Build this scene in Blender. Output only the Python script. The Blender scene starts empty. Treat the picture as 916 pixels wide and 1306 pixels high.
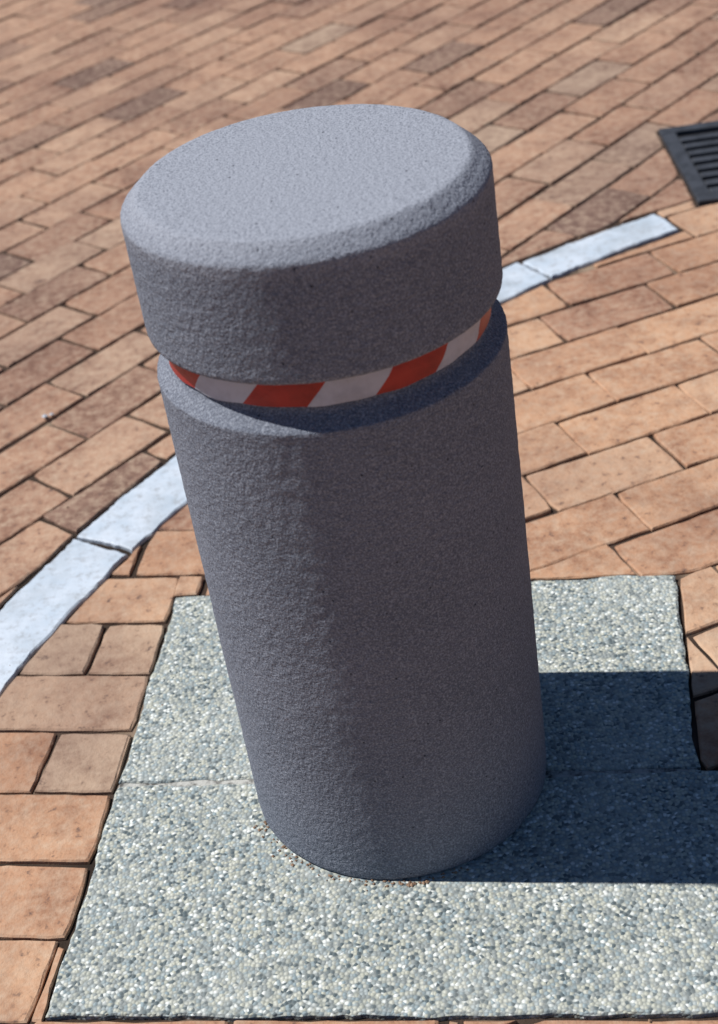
import bpy, math, random
from mathutils import Vector, Matrix, noise
random.seed(7)
sc=bpy.context.scene
sc.view_settings.view_transform='Standard'
sc.view_settings.look='None'
sc.view_settings.exposure=0
COL=sc.collection

# ---------------------------------------------------------------- node helpers
class NT:
    def __init__(s,name,rough=0.9,spec=0.25):
        s.m=bpy.data.materials.new(name); s.m.use_nodes=True
        s.t=s.m.node_tree; s.b=s.t.nodes['Principled BSDF']
        s.b.inputs['Roughness'].default_value=rough
        s.b.inputs['Specular IOR Level'].default_value=spec
        s.co=s.t.nodes.new('ShaderNodeTexCoord').outputs['Object']
    def n(s,ty,**kw):
        nd=s.t.nodes.new(ty)
        for k,v in kw.items():
            if hasattr(nd,k): setattr(nd,k,v)
            else: nd.inputs[k].default_value=v
        return nd
    def l(s,a,b): s.t.links.new(a,b)
    def noise(s,scale,detail=3,rough=.55,co=None):
        nd=s.n('ShaderNodeTexNoise'); nd.inputs['Scale'].default_value=scale
        nd.inputs['Detail'].default_value=detail; nd.inputs['Roughness'].default_value=rough
        s.l(co or s.co,nd.inputs['Vector']); return nd.outputs['Fac']
    def vor(s,scale,out='Distance',feature='F1',co=None,rand=1):
        nd=s.n('ShaderNodeTexVoronoi'); nd.feature=feature; nd.inputs['Scale'].default_value=scale
        nd.inputs['Randomness'].default_value=rand
        s.l(co or s.co,nd.inputs['Vector']); return nd.outputs[out]
    def ramp(s,fac,stops,interp='LINEAR'):
        nd=s.n('ShaderNodeValToRGB'); cr=nd.color_ramp; cr.interpolation=interp
        while len(cr.elements)<len(stops): cr.elements.new(.5)
        for e,(p,c) in zip(cr.elements,stops):
            e.position=p; e.color=(c,c,c,1) if not isinstance(c,tuple) else (*c,1)
        s.l(fac,nd.inputs['Fac']); return nd.outputs['Color']
    def mix(s,fac,a,b,mode='MIX'):
        nd=s.n('ShaderNodeMix'); nd.data_type='RGBA'; nd.blend_type=mode
        for i,v in ((0,fac),(6,a),(7,b)):
            if hasattr(v,'is_linked'): s.l(v,nd.inputs[i])
            elif isinstance(v,tuple): nd.inputs[i].default_value=(*v,1)
            else: nd.inputs[i].default_value=v
        return nd.outputs[2]
    def bump(s,h,dist,strength=1,prev=None):
        nd=s.n('ShaderNodeBump'); nd.inputs['Distance'].default_value=dist
        nd.inputs['Strength'].default_value=strength
        s.l(h,nd.inputs['Height'])
        if prev: s.l(prev,nd.inputs['Normal'])
        return nd.outputs['Normal']
    def done(s,col,nrm=None):
        if isinstance(col,tuple): s.b.inputs['Base Color'].default_value=(*col,1)
        else: s.l(col,s.b.inputs['Base Color'])
        if nrm: s.l(nrm,s.b.inputs['Normal'])
        return s.m

# ---------------------------------------------------------------- materials
def mat_brick():
    k=NT('brick_clay',.85,.3)
    at=k.n('ShaderNodeAttribute'); at.attribute_name='bcol'
    sep=k.n('ShaderNodeSeparateColor'); k.l(at.outputs['Color'],sep.inputs['Color'])
    inner=k.ramp(sep.outputs['Red'],[(0,(.39,.215,.140)),(.3,(.48,.270,.165)),(.6,(.53,.310,.190)),(.85,(.52,.345,.235)),(1,(.45,.32,.23))])
    outer=k.ramp(sep.outputs['Red'],[(0,(.16,.100,.083)),(.25,(.29,.168,.120)),(.55,(.38,.220,.150)),(.85,(.42,.26,.18)),(1,(.34,.235,.175))])
    c=k.mix(sep.outputs['Green'],inner,outer)
    n1=k.noise(10,4,.7)
    c=k.mix(k.ramp(n1,[(.42,0),(.64,1)]),c,k.mix(1,c,(.70,.65,.65),'MULTIPLY'))
    n2=k.noise(48,3,.7)
    c=k.mix(k.ramp(n2,[(.42,0),(.75,.6)]),c,(.56,.43,.32))
    c=k.mix(k.ramp(n2,[(.28,.8),(.40,0)]),c,(.12,.08,.07))
    big=k.noise(1.7,3,.6)
    c=k.mix(k.ramp(big,[(.44,0),(.66,.75)]),c,k.mix(1,c,(.62,.57,.60),'MULTIPLY'))
    nb=k.bump(k.noise(60,3,.7),.0035,.8)
    return k.done(c,nb)
def mat_joint():
    k=NT('joint_sand',.95,.1)
    f=k.noise(2.2,4,.7)
    c=k.ramp(f,[(.42,(.03,.022,.018)),(.56,(.07,.048,.038)),(.68,(.31,.23,.17))])
    return k.done(c,k.bump(k.noise(220,1),.002,.8))
def mat_ground():
    k=NT('ground_paving',.9,.2)
    br=k.n('ShaderNodeTexBrick'); br.inputs['Scale'].default_value=1
    br.inputs['Brick Width'].default_value=.25; br.inputs['Row Height'].default_value=.125
    br.inputs['Mortar Size'].default_value=.004
    br.inputs['Color1'].default_value=(.30,.18,.125,1); br.inputs['Color2'].default_value=(.38,.23,.155,1)
    br.inputs['Mortar'].default_value=(.08,.05,.035,1)
    mp=k.n('ShaderNodeMapping'); mp.inputs['Rotation'].default_value=(0,0,math.radians(-44))
    k.l(k.co,mp.inputs['Vector']); k.l(mp.outputs[0],br.inputs['Vector'])
    c=k.mix(k.ramp(k.noise(2,5),[(.35,0),(.7,.6)]),br.outputs['Color'],(.2,.12,.09))
    return k.done(c)
def mat_conc():
    k=NT('bollard_concrete',.93,.08)
    c=k.ramp(k.noise(6,3,.6),[(.3,(.150,.168,.212)),(.7,(.182,.198,.246))])
    # cap top brighter against the shaded side: sunlight painted into the colour by height
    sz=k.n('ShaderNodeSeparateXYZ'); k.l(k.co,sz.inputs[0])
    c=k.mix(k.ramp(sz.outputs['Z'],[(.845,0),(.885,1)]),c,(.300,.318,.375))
    f=k.noise(420,2,.6)
    c=k.mix(k.ramp(f,[(.50,0),(.68,.6)]),c,(.38,.41,.48))
    c=k.mix(k.ramp(f,[(.34,.6),(.47,0)]),c,(.085,.095,.125))
    c=k.mix(k.ramp(k.vor(48),[(.045,.9),(.09,0)]),c,(.035,.038,.05))
    nb=k.bump(k.noise(150,2,.65),.0026,.9)
    nb=k.bump(f,.0008,.8,nb)
    return k.done(c,nb)
def mat_agg():
    k=NT('exposed_aggregate',.85,.25)
    vc=k.n('ShaderNodeTexVoronoi'); vc.inputs['Scale'].default_value=205; k.l(k.co,vc.inputs['Vector'])
    sp=k.n('ShaderNodeSeparateColor'); k.l(vc.outputs['Color'],sp.inputs['Color'])
    c=k.ramp(sp.outputs['Red'],[(0,(.10,.13,.145)),(.14,(.29,.32,.32)),(.30,(.48,.49,.42)),(.48,(.28,.35,.38)),(.62,(.54,.55,.49)),(.78,(.38,.43,.44)),(.90,(.76,.79,.77))],'CONSTANT')
    c=k.mix(k.ramp(vc.outputs['Distance'],[(.35,0),(.75,.6)]),c,(.19,.215,.215))
    c=k.mix(k.ramp(k.noise(38,3,.6),[(.50,0),(.66,.5)]),c,(.21,.24,.245))
    c=k.mix(k.ramp(k.noise(5,3,.6),[(.45,0),(.7,.3)]),c,(.54,.56,.53))
    nb=k.bump(k.ramp(vc.outputs['Distance'],[(0,1),(.8,0)]),.0022,.8)
    return k.done(c,nb)
def mat_white():
    k=NT('white_tile',.6,.35)
    c=k.ramp(k.noise(14,4,.65),[(.3,(.45,.53,.63)),(.65,(.57,.63,.72))])
    c=k.mix(k.ramp(k.noise(55,4,.75),[(.50,0),(.68,.65)]),c,(.31,.32,.34))
    c=k.mix(k.ramp(k.noise(6,4,.6),[(.46,0),(.64,.6)]),c,(.31,.35,.39))
    return k.done(c,k.bump(k.noise(90,3,.6),.0015,.6))
def mat_mortar():
    k=NT('joint_mortar',.95,.1)
    c=k.ramp(k.noise(45,4,.7),[(.35,(.09,.085,.08)),(.55,(.46,.46,.44))])
    return k.done(c,k.bump(k.noise(150,3),.002,.9))
def mat_plain(name,col,rough=.5,spec=.4,var=.85,metal=0,sc_=30,b=.0005):
    k=NT(name,rough,spec); k.b.inputs['Metallic'].default_value=metal
    c=k.mix(k.ramp(k.noise(sc_,3,.7),[(.4,0),(.7,1)]),col,tuple(x*var for x in col))
    return k.done(c,k.bump(k.noise(sc_*4,2),b,.6))

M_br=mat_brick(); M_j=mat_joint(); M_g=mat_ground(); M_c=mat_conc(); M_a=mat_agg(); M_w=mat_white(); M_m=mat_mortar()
M_red=mat_plain('tape_red',(.40,.026,.020),.4,.4,.65)
M_tw=mat_plain('tape_white',(.48,.50,.58),.4,.4,.75)
M_iron=mat_plain('cast_iron',(.06,.065,.08),.55,.5,.5,.2,25,.001)
M_pit=mat_plain('grate_pit',(.012,.012,.014),.9,.1)
M_deb=mat_plain('clay_crumb',(.34,.22,.15),.9,.2,.4,0,200,.001)

def mkobj(name,verts,faces,mats,parent=None,mi=None,smooth=False):
    me=bpy.data.meshes.new(name); me.from_pydata(verts,[],faces)
    for m in mats: me.materials.append(m)
    if mi: me.polygons.foreach_set('material_index',mi)
    if smooth: me.polygons.foreach_set('use_smooth',[True]*len(me.polygons))
    me.update()
    o=bpy.data.objects.new(name,me); COL.objects.link(o)
    if parent: o.parent=parent
    return o

# ---------------------------------------------------------------- layout (metres, bollard at origin)
AC=(1.555,-.748); R_IN,R_OUT=2.398,2.520          # white tiled arc
END=math.radians(108.1)
ua=math.radians(-10.9)
SU=Vector((math.cos(ua),math.sin(ua))); SV=Vector((-SU.y,SU.x))
S_UL=Vector((-.318,.484)); SW,SH=.803,.818
SW2=.90                                            # lower slab is the wider one
seam=.428
def sl(u,v): return S_UL+SU*u-SV*v                 # slab coordinates, v downwards
SLAB=[sl(0,SH),sl(SW,SH),sl(SW,0),sl(0,0)]         # ccw
SLAB2=[sl(0,SH),sl(SW2,SH),sl(SW2,seam+.003),sl(0,seam+.003)]
ga=math.radians(-3.0)
GU=Vector((math.cos(ga),math.sin(ga))); GV=Vector((-GU.y,GU.x)); G0=Vector((.872,1.655))
GW,GH=.36,.46
def gl(u,v): return G0+GU*u+GV*v
GR=[gl(0,0),gl(GW,0),gl(GW,GH),gl(0,GH)]

def clip(poly,p,n):   # keep side where (x-p).n>=0
    out=[]
    for i in range(len(poly)):
        a=poly[i];b=poly[(i+1)%len(poly)]
        da=(a-p).dot(n);db=(b-p).dot(n)
        if da>=0: out.append(a)
        if da*db<0: out.append(a+(b-a)*(da/(da-db)))
    return out
def area(p): return .5*sum(p[i].x*p[(i+1)%len(p)].y-p[(i+1)%len(p)].x*p[i].y for i in range(len(p)))
def clip_out(poly,rect,gap):
    """pieces of the brick that lie outside the rectangle (cut bricks)"""
    c=sum(poly,Vector((0,0)))/len(poly)
    rc=sum(rect,Vector((0,0)))/4; rr=max((q-rc).length for q in rect)
    if (c-rc).length>rr+.2: return [poly]
    ed=[]
    ov=poly
    for i in range(4):
        a=rect[i];b=rect[(i+1)%4];d=(b-a).normalized();n=Vector((d.y,-d.x))
        ed.append((a+n*gap,n)); ov=clip(ov,a+n*gap,-n)
        if len(ov)<3: return [poly]
    ed.sort(key=lambda e:-area(clip(poly,*e)) if len(clip(poly,*e))>2 else 0)
    cur=poly;out=[]
    for p,n in ed:
        rest=clip(cur,p,n)
        if len(rest)>2: out.append(rest)
        cur=clip(cur,p+n*.003*(1 if out else 0),-n)
        if len(cur)<3: break
    return out

BV=[];BF=[];BC=[]
def add_brick(poly,tone,zone):
    if len(poly)<3 or area(poly)<.0003: return
    pts=[]
    n=len(poly)
    near=(sum(poly,Vector((0,0)))/n-Vector((0,1))).length<3.0
    step=.022 if near else .12
    cc=sum(poly,Vector((0,0)))/n
    for i in range(n):
        a=poly[i];b=poly[(i+1)%n];L=(b-a).length
        if L<.003: continue
        m=max(1,int(L/step)); d=(b-a)/L; nn=Vector((-d.y,d.x))
        for j in range(m):
            q=a+(b-a)*(j/m)
            if j==0: q=q+(cc-q).normalized()*random.uniform(.0005,.006)
            else: q=q+nn*random.uniform(-.0004,.0018)
            pts.append(q)
    if len(pts)<3: return
    c=sum(pts,Vector((0,0)))/len(pts)
    tx=random.gauss(0,.007);ty=random.gauss(0,.007);z0=random.gauss(0,.0010)-.001
    def z(q): return min(.0015,z0+(q-c).x*tx+(q-c).y*ty)
    k=len(BV);m=len(pts)
    for q in pts: BV.append((q.x,q.y,-.016))
    for q in pts: BV.append((q.x,q.y,z(q)-.0018-random.uniform(0,.001)))
    for q in pts:
        r=q+(c-q).normalized()*random.uniform(.002,.004); BV.append((r.x,r.y,z(r)))
    for i in range(m):
        j=(i+1)%m
        BF.append((k+i,k+j,k+m+j,k+m+i)); BF.append((k+m+i,k+m+j,k+2*m+j,k+2*m+i))
    BF.append(tuple(k+2*m+i for i in range(m)))
    BC.extend([(tone,zone,random.random(),1)]*(3*m))

BL,BWd=.252,.128
def lay(angle,keep,zone,origin,ext,cond,GAP,GAPR):
    a=math.radians(angle);U=Vector((math.cos(a),math.sin(a)));V=Vector((-U.y,U.x))
    nr=int(ext/BWd)
    for r in range(-nr,nr+1):
        off=(.5*BL if r%2 else 0)+random.uniform(-.03,.03)
        for q in range(-int(ext/BL),int(ext/BL)+1):
            c=origin+U*(q*BL+off)+V*(r*BWd)
            if not cond(c): continue
            c=c+Vector((noise.noise((c.x*.8,c.y*.8,3))*.018,noise.noise((c.x*.8,c.y*.8,9))*.018))
            rot=random.gauss(0,.009);Ur=(U+V*rot).normalized();Vr=Vector((-Ur.y,Ur.x))
            l=BL/2-GAP/2+random.uniform(-.0025,.0008);w=BWd/2-GAPR/2+random.uniform(-.0022,.0008)
            poly=[c-Ur*l-Vr*w,c+Ur*l-Vr*w,c+Ur*l+Vr*w,c-Ur*l+Vr*w]
            for kp in keep:
                poly=kp(poly)
                if len(poly)<3: break
            if len(poly)<3: continue
            tone=min(1,max(0,random.gauss(.5,.26)))
            for p0 in clip_out(poly,SLAB,.005):
              for p1 in clip_out(p0,SLAB2,.005):
                for p2 in clip_out(p1,GR,.005): add_brick(p2,tone,zone)
ac=Vector(AC)
def keep_out(poly):
    c=sum(poly,Vector((0,0)))/len(poly); n=(c-ac).normalized()
    return clip(poly,ac+n*(R_OUT+.010),n)
def ang(c): return math.atan2(c.y-ac.y,c.x-ac.x)
def keep_in(poly):
    c=sum(poly,Vector((0,0)))/len(poly); n=(c-ac).normalized(); t=ang(c)
    if -1<t<END and (c-ac).length>R_IN-.12:
        poly=clip(poly,ac+n*(R_OUT+.005),-n)
        e=Vector((math.cos(END),math.sin(END)))
        if len(poly)>2 and (c-ac).length>R_IN-.02: poly=clip(poly,ac,Vector((e.y,-e.x)))
        elif len(poly)>2 and max(ang(q) for q in poly)>END: poly=clip(poly,ac+n*(R_IN-.006),-n)
        return poly
    return clip(poly,ac+n*(R_IN-.005),-n)
def keep_lr(side):
    def k(poly): return clip(poly,Vector((.02+side*.002,0)),Vector((side,0)))
    return k
O=Vector((0,1.5))
rext=8.5
lay(44,[keep_out],.85,Vector((.457,1.873)),rext+2,lambda c:(c-ac).length>R_OUT-.12 and (c-O).length<rext,.0035,.0055)
lay(15.7,[keep_in,keep_lr(1)],.0,Vector((.43,.66)),5.5,lambda c:(c-ac).length<(R_OUT+.13 if -1<ang(c)<END+.03 else R_IN+.13) and c.x>-.15,.0030,.0036)
lay(-14,[keep_in,keep_lr(-1)],.0,Vector((-.47,.255)),3.5,lambda c:(c-ac).length<R_IN+.13 and c.x<.16,.0034,.0034)
me=bpy.data.meshes.new('brick_pavement'); me.from_pydata(BV,[],BF); me.materials.append(M_br)
ca=me.color_attributes.new('bcol','FLOAT_COLOR','POINT')
ca.data.foreach_set('color',[x for c in BC for x in c])
me.update(); ob=bpy.data.objects.new('brick_pavement',me); COL.objects.link(ob)

# ---------------------------------------------------------------- ground sheets
s=400
mkobj('ground',[(-s,-s,-.022),(s,-s,-.022),(s,s,-.022),(-s,s,-.022)],[(0,1,2,3)],[M_g])
N=64
vs=[(8.4*math.cos(2*math.pi*i/N),1.5+8.4*math.sin(2*math.pi*i/N),-.0075) for i in range(N)]
mkobj('joint_sand',vs,[tuple(range(N))],[M_j])

# ---------------------------------------------------------------- slabs of exposed aggregate
def prism(poly,z0,z1,jit=.0012,step=.02,bev=.003):
    pts=[];n=len(poly)
    for i in range(n):
        a=poly[i];b=poly[(i+1)%n];L=(b-a).length;m=max(1,int(L/step));d=(b-a)/L;nn=Vector((-d.y,d.x))
        for j in range(m):
            q=a+(b-a)*(j/m)
            w=noise.noise((q.x*14,q.y*14,1.3))*jit*2.2+random.uniform(-jit,jit)*.6
            pts.append(q+nn*w)
    c=sum(pts,Vector((0,0)))/len(pts);m=len(pts)
    V=[(q.x,q.y,z0) for q in pts]+[(q.x,q.y,z1-bev*.8) for q in pts]
    V+=[((q+(c-q).normalized()*bev*1.2).x,(q+(c-q).normalized()*bev*1.2).y,z1) for q in pts]
    F=[]
    for i in range(m):
        j=(i+1)%m
        F+=[(i,j,m+j,m+i),(m+i,m+j,2*m+j,2*m+i)]
    F.append(tuple(2*m+i for i in range(m)))
    return V,F
def slabpart(v0,v1,w_): return [sl(0,v1),sl(w_,v1),sl(w_,v0),sl(0,v0)]
slab=bpy.data.objects.new('aggregate_paving_slab',None); COL.objects.link(slab)
V,F=prism(slabpart(0,seam-.005,SW),-.016,.002,.0026,.012); mkobj('slab_upper',V,F,[M_a],slab)
V,F=prism(slabpart(seam+.005,SH,SW2),-.016,.0025,.0026,.012); mkobj('slab_lower',V,F,[M_a],slab)
V,F=prism([sl(.0,seam+.016),sl(SW,seam+.016),sl(SW,seam-.016),sl(.0,seam-.016)],-.018,-.0012,.001); mkobj('slab_joint_mortar',V,F,[M_m],slab)

# ---------------------------------------------------------------- white tiled arc
strip=bpy.data.objects.new('white_tile_line',None); COL.objects.link(strip)
joints=[108.2,116.4,125.8,135.2,144.6,154.0,163.4,172.8,182.2,191.6,201,210.4,219.8]
for i in range(len(joints)-1):
    a0=math.radians(joints[i]+.09);a1=math.radians(joints[i+1]-.09)
    m=10;ro=R_OUT+random.uniform(-.004,.002);ri=R_IN+random.uniform(-.002,.004)
    if i==0: ro-=.008; ri+=.010
    o=[ac+Vector((math.cos(a0+(a1-a0)*j/m),math.sin(a0+(a1-a0)*j/m)))*ro for j in range(m+1)]
    n_=[ac+Vector((math.cos(a1+(a0-a1)*j/m),math.sin(a1+(a0-a1)*j/m)))*ri for j in range(m+1)]
    V,F=prism(o+n_,-.016,.0015+random.uniform(-.0005,.001),.0030,.010)
    mkobj('tile_%d'%(i+1),V,F,[M_w],strip)

# ---------------------------------------------------------------- drain grate
gr=bpy.data.objects.new('drain_grate',None); COL.objects.link(gr)
def boxp(u0,u1,v0,v1,z0,z1,name,mat):
    V,F=prism([gl(u0,v0),gl(u1,v0),gl(u1,v1),gl(u0,v1)],z0,z1,.0005,.05,.002)
    mkobj(name,V,F,[mat],gr)
boxp(.004,GW-.004,.004,GH-.004,-.02,-.0065,'pit',M_pit)
fw=.035
boxp(0,GW,0,fw,-.018,.005,'frame_near',M_iron)
boxp(0,GW,GH-fw,GH,-.018,.005,'frame_far',M_iron)
boxp(0,fw,fw,GH-fw,-.018,.005,'frame_side_1',M_iron)
boxp(GW-fw,GW,fw,GH-fw,-.018,.005,'frame_side_2',M_iron)
nb_=8
for i in range(nb_):
    v=fw+.012+i*(GH-2*fw-.02)/nb_
    boxp(fw+.004,GW-fw-.004,v,v+.026,-.016,.001,'bar_%d'%(i+1),M_iron)
boxp(GW/2-.012,GW/2+.012,fw,GH-fw,-.017,-.002,'cross_bar',M_iron)

# ---------------------------------------------------------------- bollard
bol=bpy.data.objects.new('concrete_bollard',None); COL.objects.link(bol)
R=.2; Z0=.001
key=[(.196,Z0),(.1995,.006),(.200,.014),(.200,.6740),(.1995,.6755),(.1975,.6770),(.1845,.6885),(.1815,.6925),(.1805,.698),(.1805,.7300),
     (.1815,.7335),(.1970,.7335),(.1992,.7345),(.2000,.7375),(.2000,.8640),(.1995,.8660),(.1975,.8685),(.1810,.8833),(.1785,.8845),(.1750,.8850),(.0,.8862)]
prof=[key[0]]
for a,b in zip(key,key[1:]):
    L=math.hypot(b[0]-a[0],b[1]-a[1]);m=max(1,int(L/.0038))
    for j in range(1,m+1): prof.append((a[0]+(b[0]-a[0])*j/m,a[1]+(b[1]-a[1])*j/m))
prof=prof[:-1]
SEG=340
V=[];F=[]
nr=[]
for i,p in enumerate(prof):
    a=prof[max(0,i-1)];b=prof[min(len(prof)-1,i+1)]
    dx,dz=b[0]-a[0],b[1]-a[1];L=math.hypot(dx,dz) or 1
    nr.append((dz/L,-dx/L))
for i,(r,z) in enumerate(prof):
    for s_ in range(SEG):
        t=2*math.pi*s_/SEG;ct,st=math.cos(t),math.sin(t)
        x,y=r*ct,r*st
        groove=.69<z<.733 and r<.19
        h=noise.noise((x*85,y*85,z*85))*.00046+noise.noise((x*170,y*170,z*170))*.00036+noise.noise((x*9,y*9,z*9))*.0006
        if z<.668 and r>.19:
            dd=(t-math.radians(249)+math.pi)%(2*math.pi)-math.pi
            if abs(dd)<.16 and z>.36:
                h+=noise.noise((x*60,y*60,z*60+5))*.0012*(1-abs(dd)/.16)
        if r<.176 : h*=.3
        if r<.1995 and z>.01: h*=.6
        if groove: h=0
        nx,nz=nr[i]
        V.append((x+ct*nx*h,y+st*nx*h,z+nz*h))
n=len(prof)
for i in range(n-1):
    for s_ in range(SEG):
        s2=(s_+1)%SEG
        F.append((i*SEG+s_,i*SEG+s2,(i+1)*SEG+s2,(i+1)*SEG+s_))
V.append((0,0,.8862)); t0=(n-1)*SEG
for s_ in range(SEG): F.append((t0+s_,t0+(s_+1)%SEG,len(V)-1))
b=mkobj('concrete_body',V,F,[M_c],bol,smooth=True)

# hazard tape round the groove, slanted stripes
NS=16;per=2*math.pi/NS;sub=8;rows=5
V=[];F=[];MI=[]
z_lo,z_hi=.6985,.7305
start=math.radians(-90-33.5);slant=.026/.18
tot=NS*sub
for j in range(rows+1):
    for i in range(tot):
        w=j/rows
        t=start+i*per/sub+slant*w
        rr=.1840+.0016*noise.noise((math.cos(t)*6,math.sin(t)*6,j*.6))+.0010*math.sin(w*math.pi)
        zz=z_lo+(z_hi-z_lo)*w+.0026*noise.noise((math.cos(t)*5,math.sin(t)*5,7+j*.25))
        V.append((rr*math.cos(t),rr*math.sin(t),zz))
for j in range(rows):
    for i in range(tot):
        i2=(i+1)%tot
        F.append((j*tot+i,j*tot+i2,(j+1)*tot+i2,(j+1)*tot+i)); MI.append(0 if (i//sub)%2==0 else 1)
tp=mkobj('hazard_tape',V,F,[M_red,M_tw],bol,MI,True)

# crumbs of clay and grit against the foot of the bollard and on the paving
V=[];F=[]
def crumb(x,y,z,s):
    k=len(V)
    for d in ((1,0,0),(0,1,0),(-1,0,0),(0,-1,0),(0,0,1),(0,0,-.6)):
        q=[c*s*random.uniform(.6,1.2) for c in d]; V.append((x+q[0],y+q[1],z+q[2]*.6+s*.2))
    for a,b_ in ((0,1),(1,2),(2,3),(3,0)):
        F.append((k+a,k+b_,k+4)); F.append((k+b_,k+a,k+5))
for i in range(90):
    t=math.radians(random.uniform(195,290)); r=.2+abs(random.gauss(.003,.006))
    crumb(r*math.cos(t),r*math.sin(t),.003,random.uniform(.0012,.003))
for q in range(8):
    t=math.radians(random.gauss(268,2.5)); r=.206+random.uniform(0,.005)
    crumb(r*math.cos(t),r*math.sin(t),.003,random.uniform(.002,.0045))
for i in range(160):
    x=random.uniform(-1.2,1.6);y=random.uniform(-.6,3.2)
    if math.hypot(x,y)<.21: continue
    crumb(x,y,.001,random.uniform(.001,.0032))
mkobj('clay_debris',V,F,[M_deb])
V=[];F=[]
crumb(-.589,1.159,.003,.009); crumb(-.575,1.163,.003,.006)
mkobj('paper_scrap',V,F,[M_w])

# ---------------------------------------------------------------- light
EL=math.radians(57); az=Vector((-.974,.225)).normalized()
sd=Vector((az.x*math.cos(EL),az.y*math.cos(EL),math.sin(EL)))
L=bpy.data.lights.new('sun','SUN');L.energy=5.0;L.angle=math.radians(.5);L.color=(1,.97,.91)
lo=bpy.data.objects.new('sun',L);COL.objects.link(lo);lo.rotation_euler=sd.to_track_quat('Z','Y').to_euler();lo.location=(-3,1,5)
w=bpy.data.worlds.new('World');sc.world=w;w.use_nodes=True
bg=w.node_tree.nodes['Background'];bg.inputs['Strength'].default_value=.05
sk=w.node_tree.nodes.new('ShaderNodeTexSky');sk.sky_type='NISHITA';sk.sun_disc=False
sk.sun_elevation=EL;sk.sun_rotation=math.atan2(az.x,az.y)%(2*math.pi)
sk.ozone_density=7;sk.dust_density=.1
w.node_tree.links.new(sk.outputs[0],bg.inputs['Color'])

# ---------------------------------------------------------------- camera
cd=bpy.data.cameras.new('camera');cam=bpy.data.objects.new('camera',cd);COL.objects.link(cam)
Rt=Vector((.98676282,-.0908542,-.13433041));U=Vector((.16217011,.55262834,.81749788));Fw=Vector((0,.828460883,-.56004693))
mt=Matrix((( Rt.x,U.x,-Fw.x,0),(Rt.y,U.y,-Fw.y,-1.56693358),(Rt.z,U.z,-Fw.z,1.49623711),(0,0,0,1)))
cam.matrix_world=mt
cd.sensor_fit='HORIZONTAL';cd.sensor_width=36;cd.lens=36*1976/916
cd.clip_start=.05;cd.clip_end=2000
cd.dof.use_dof=True;cd.dof.focus_distance=1.95;cd.dof.aperture_fstop=7
sc.camera=cam
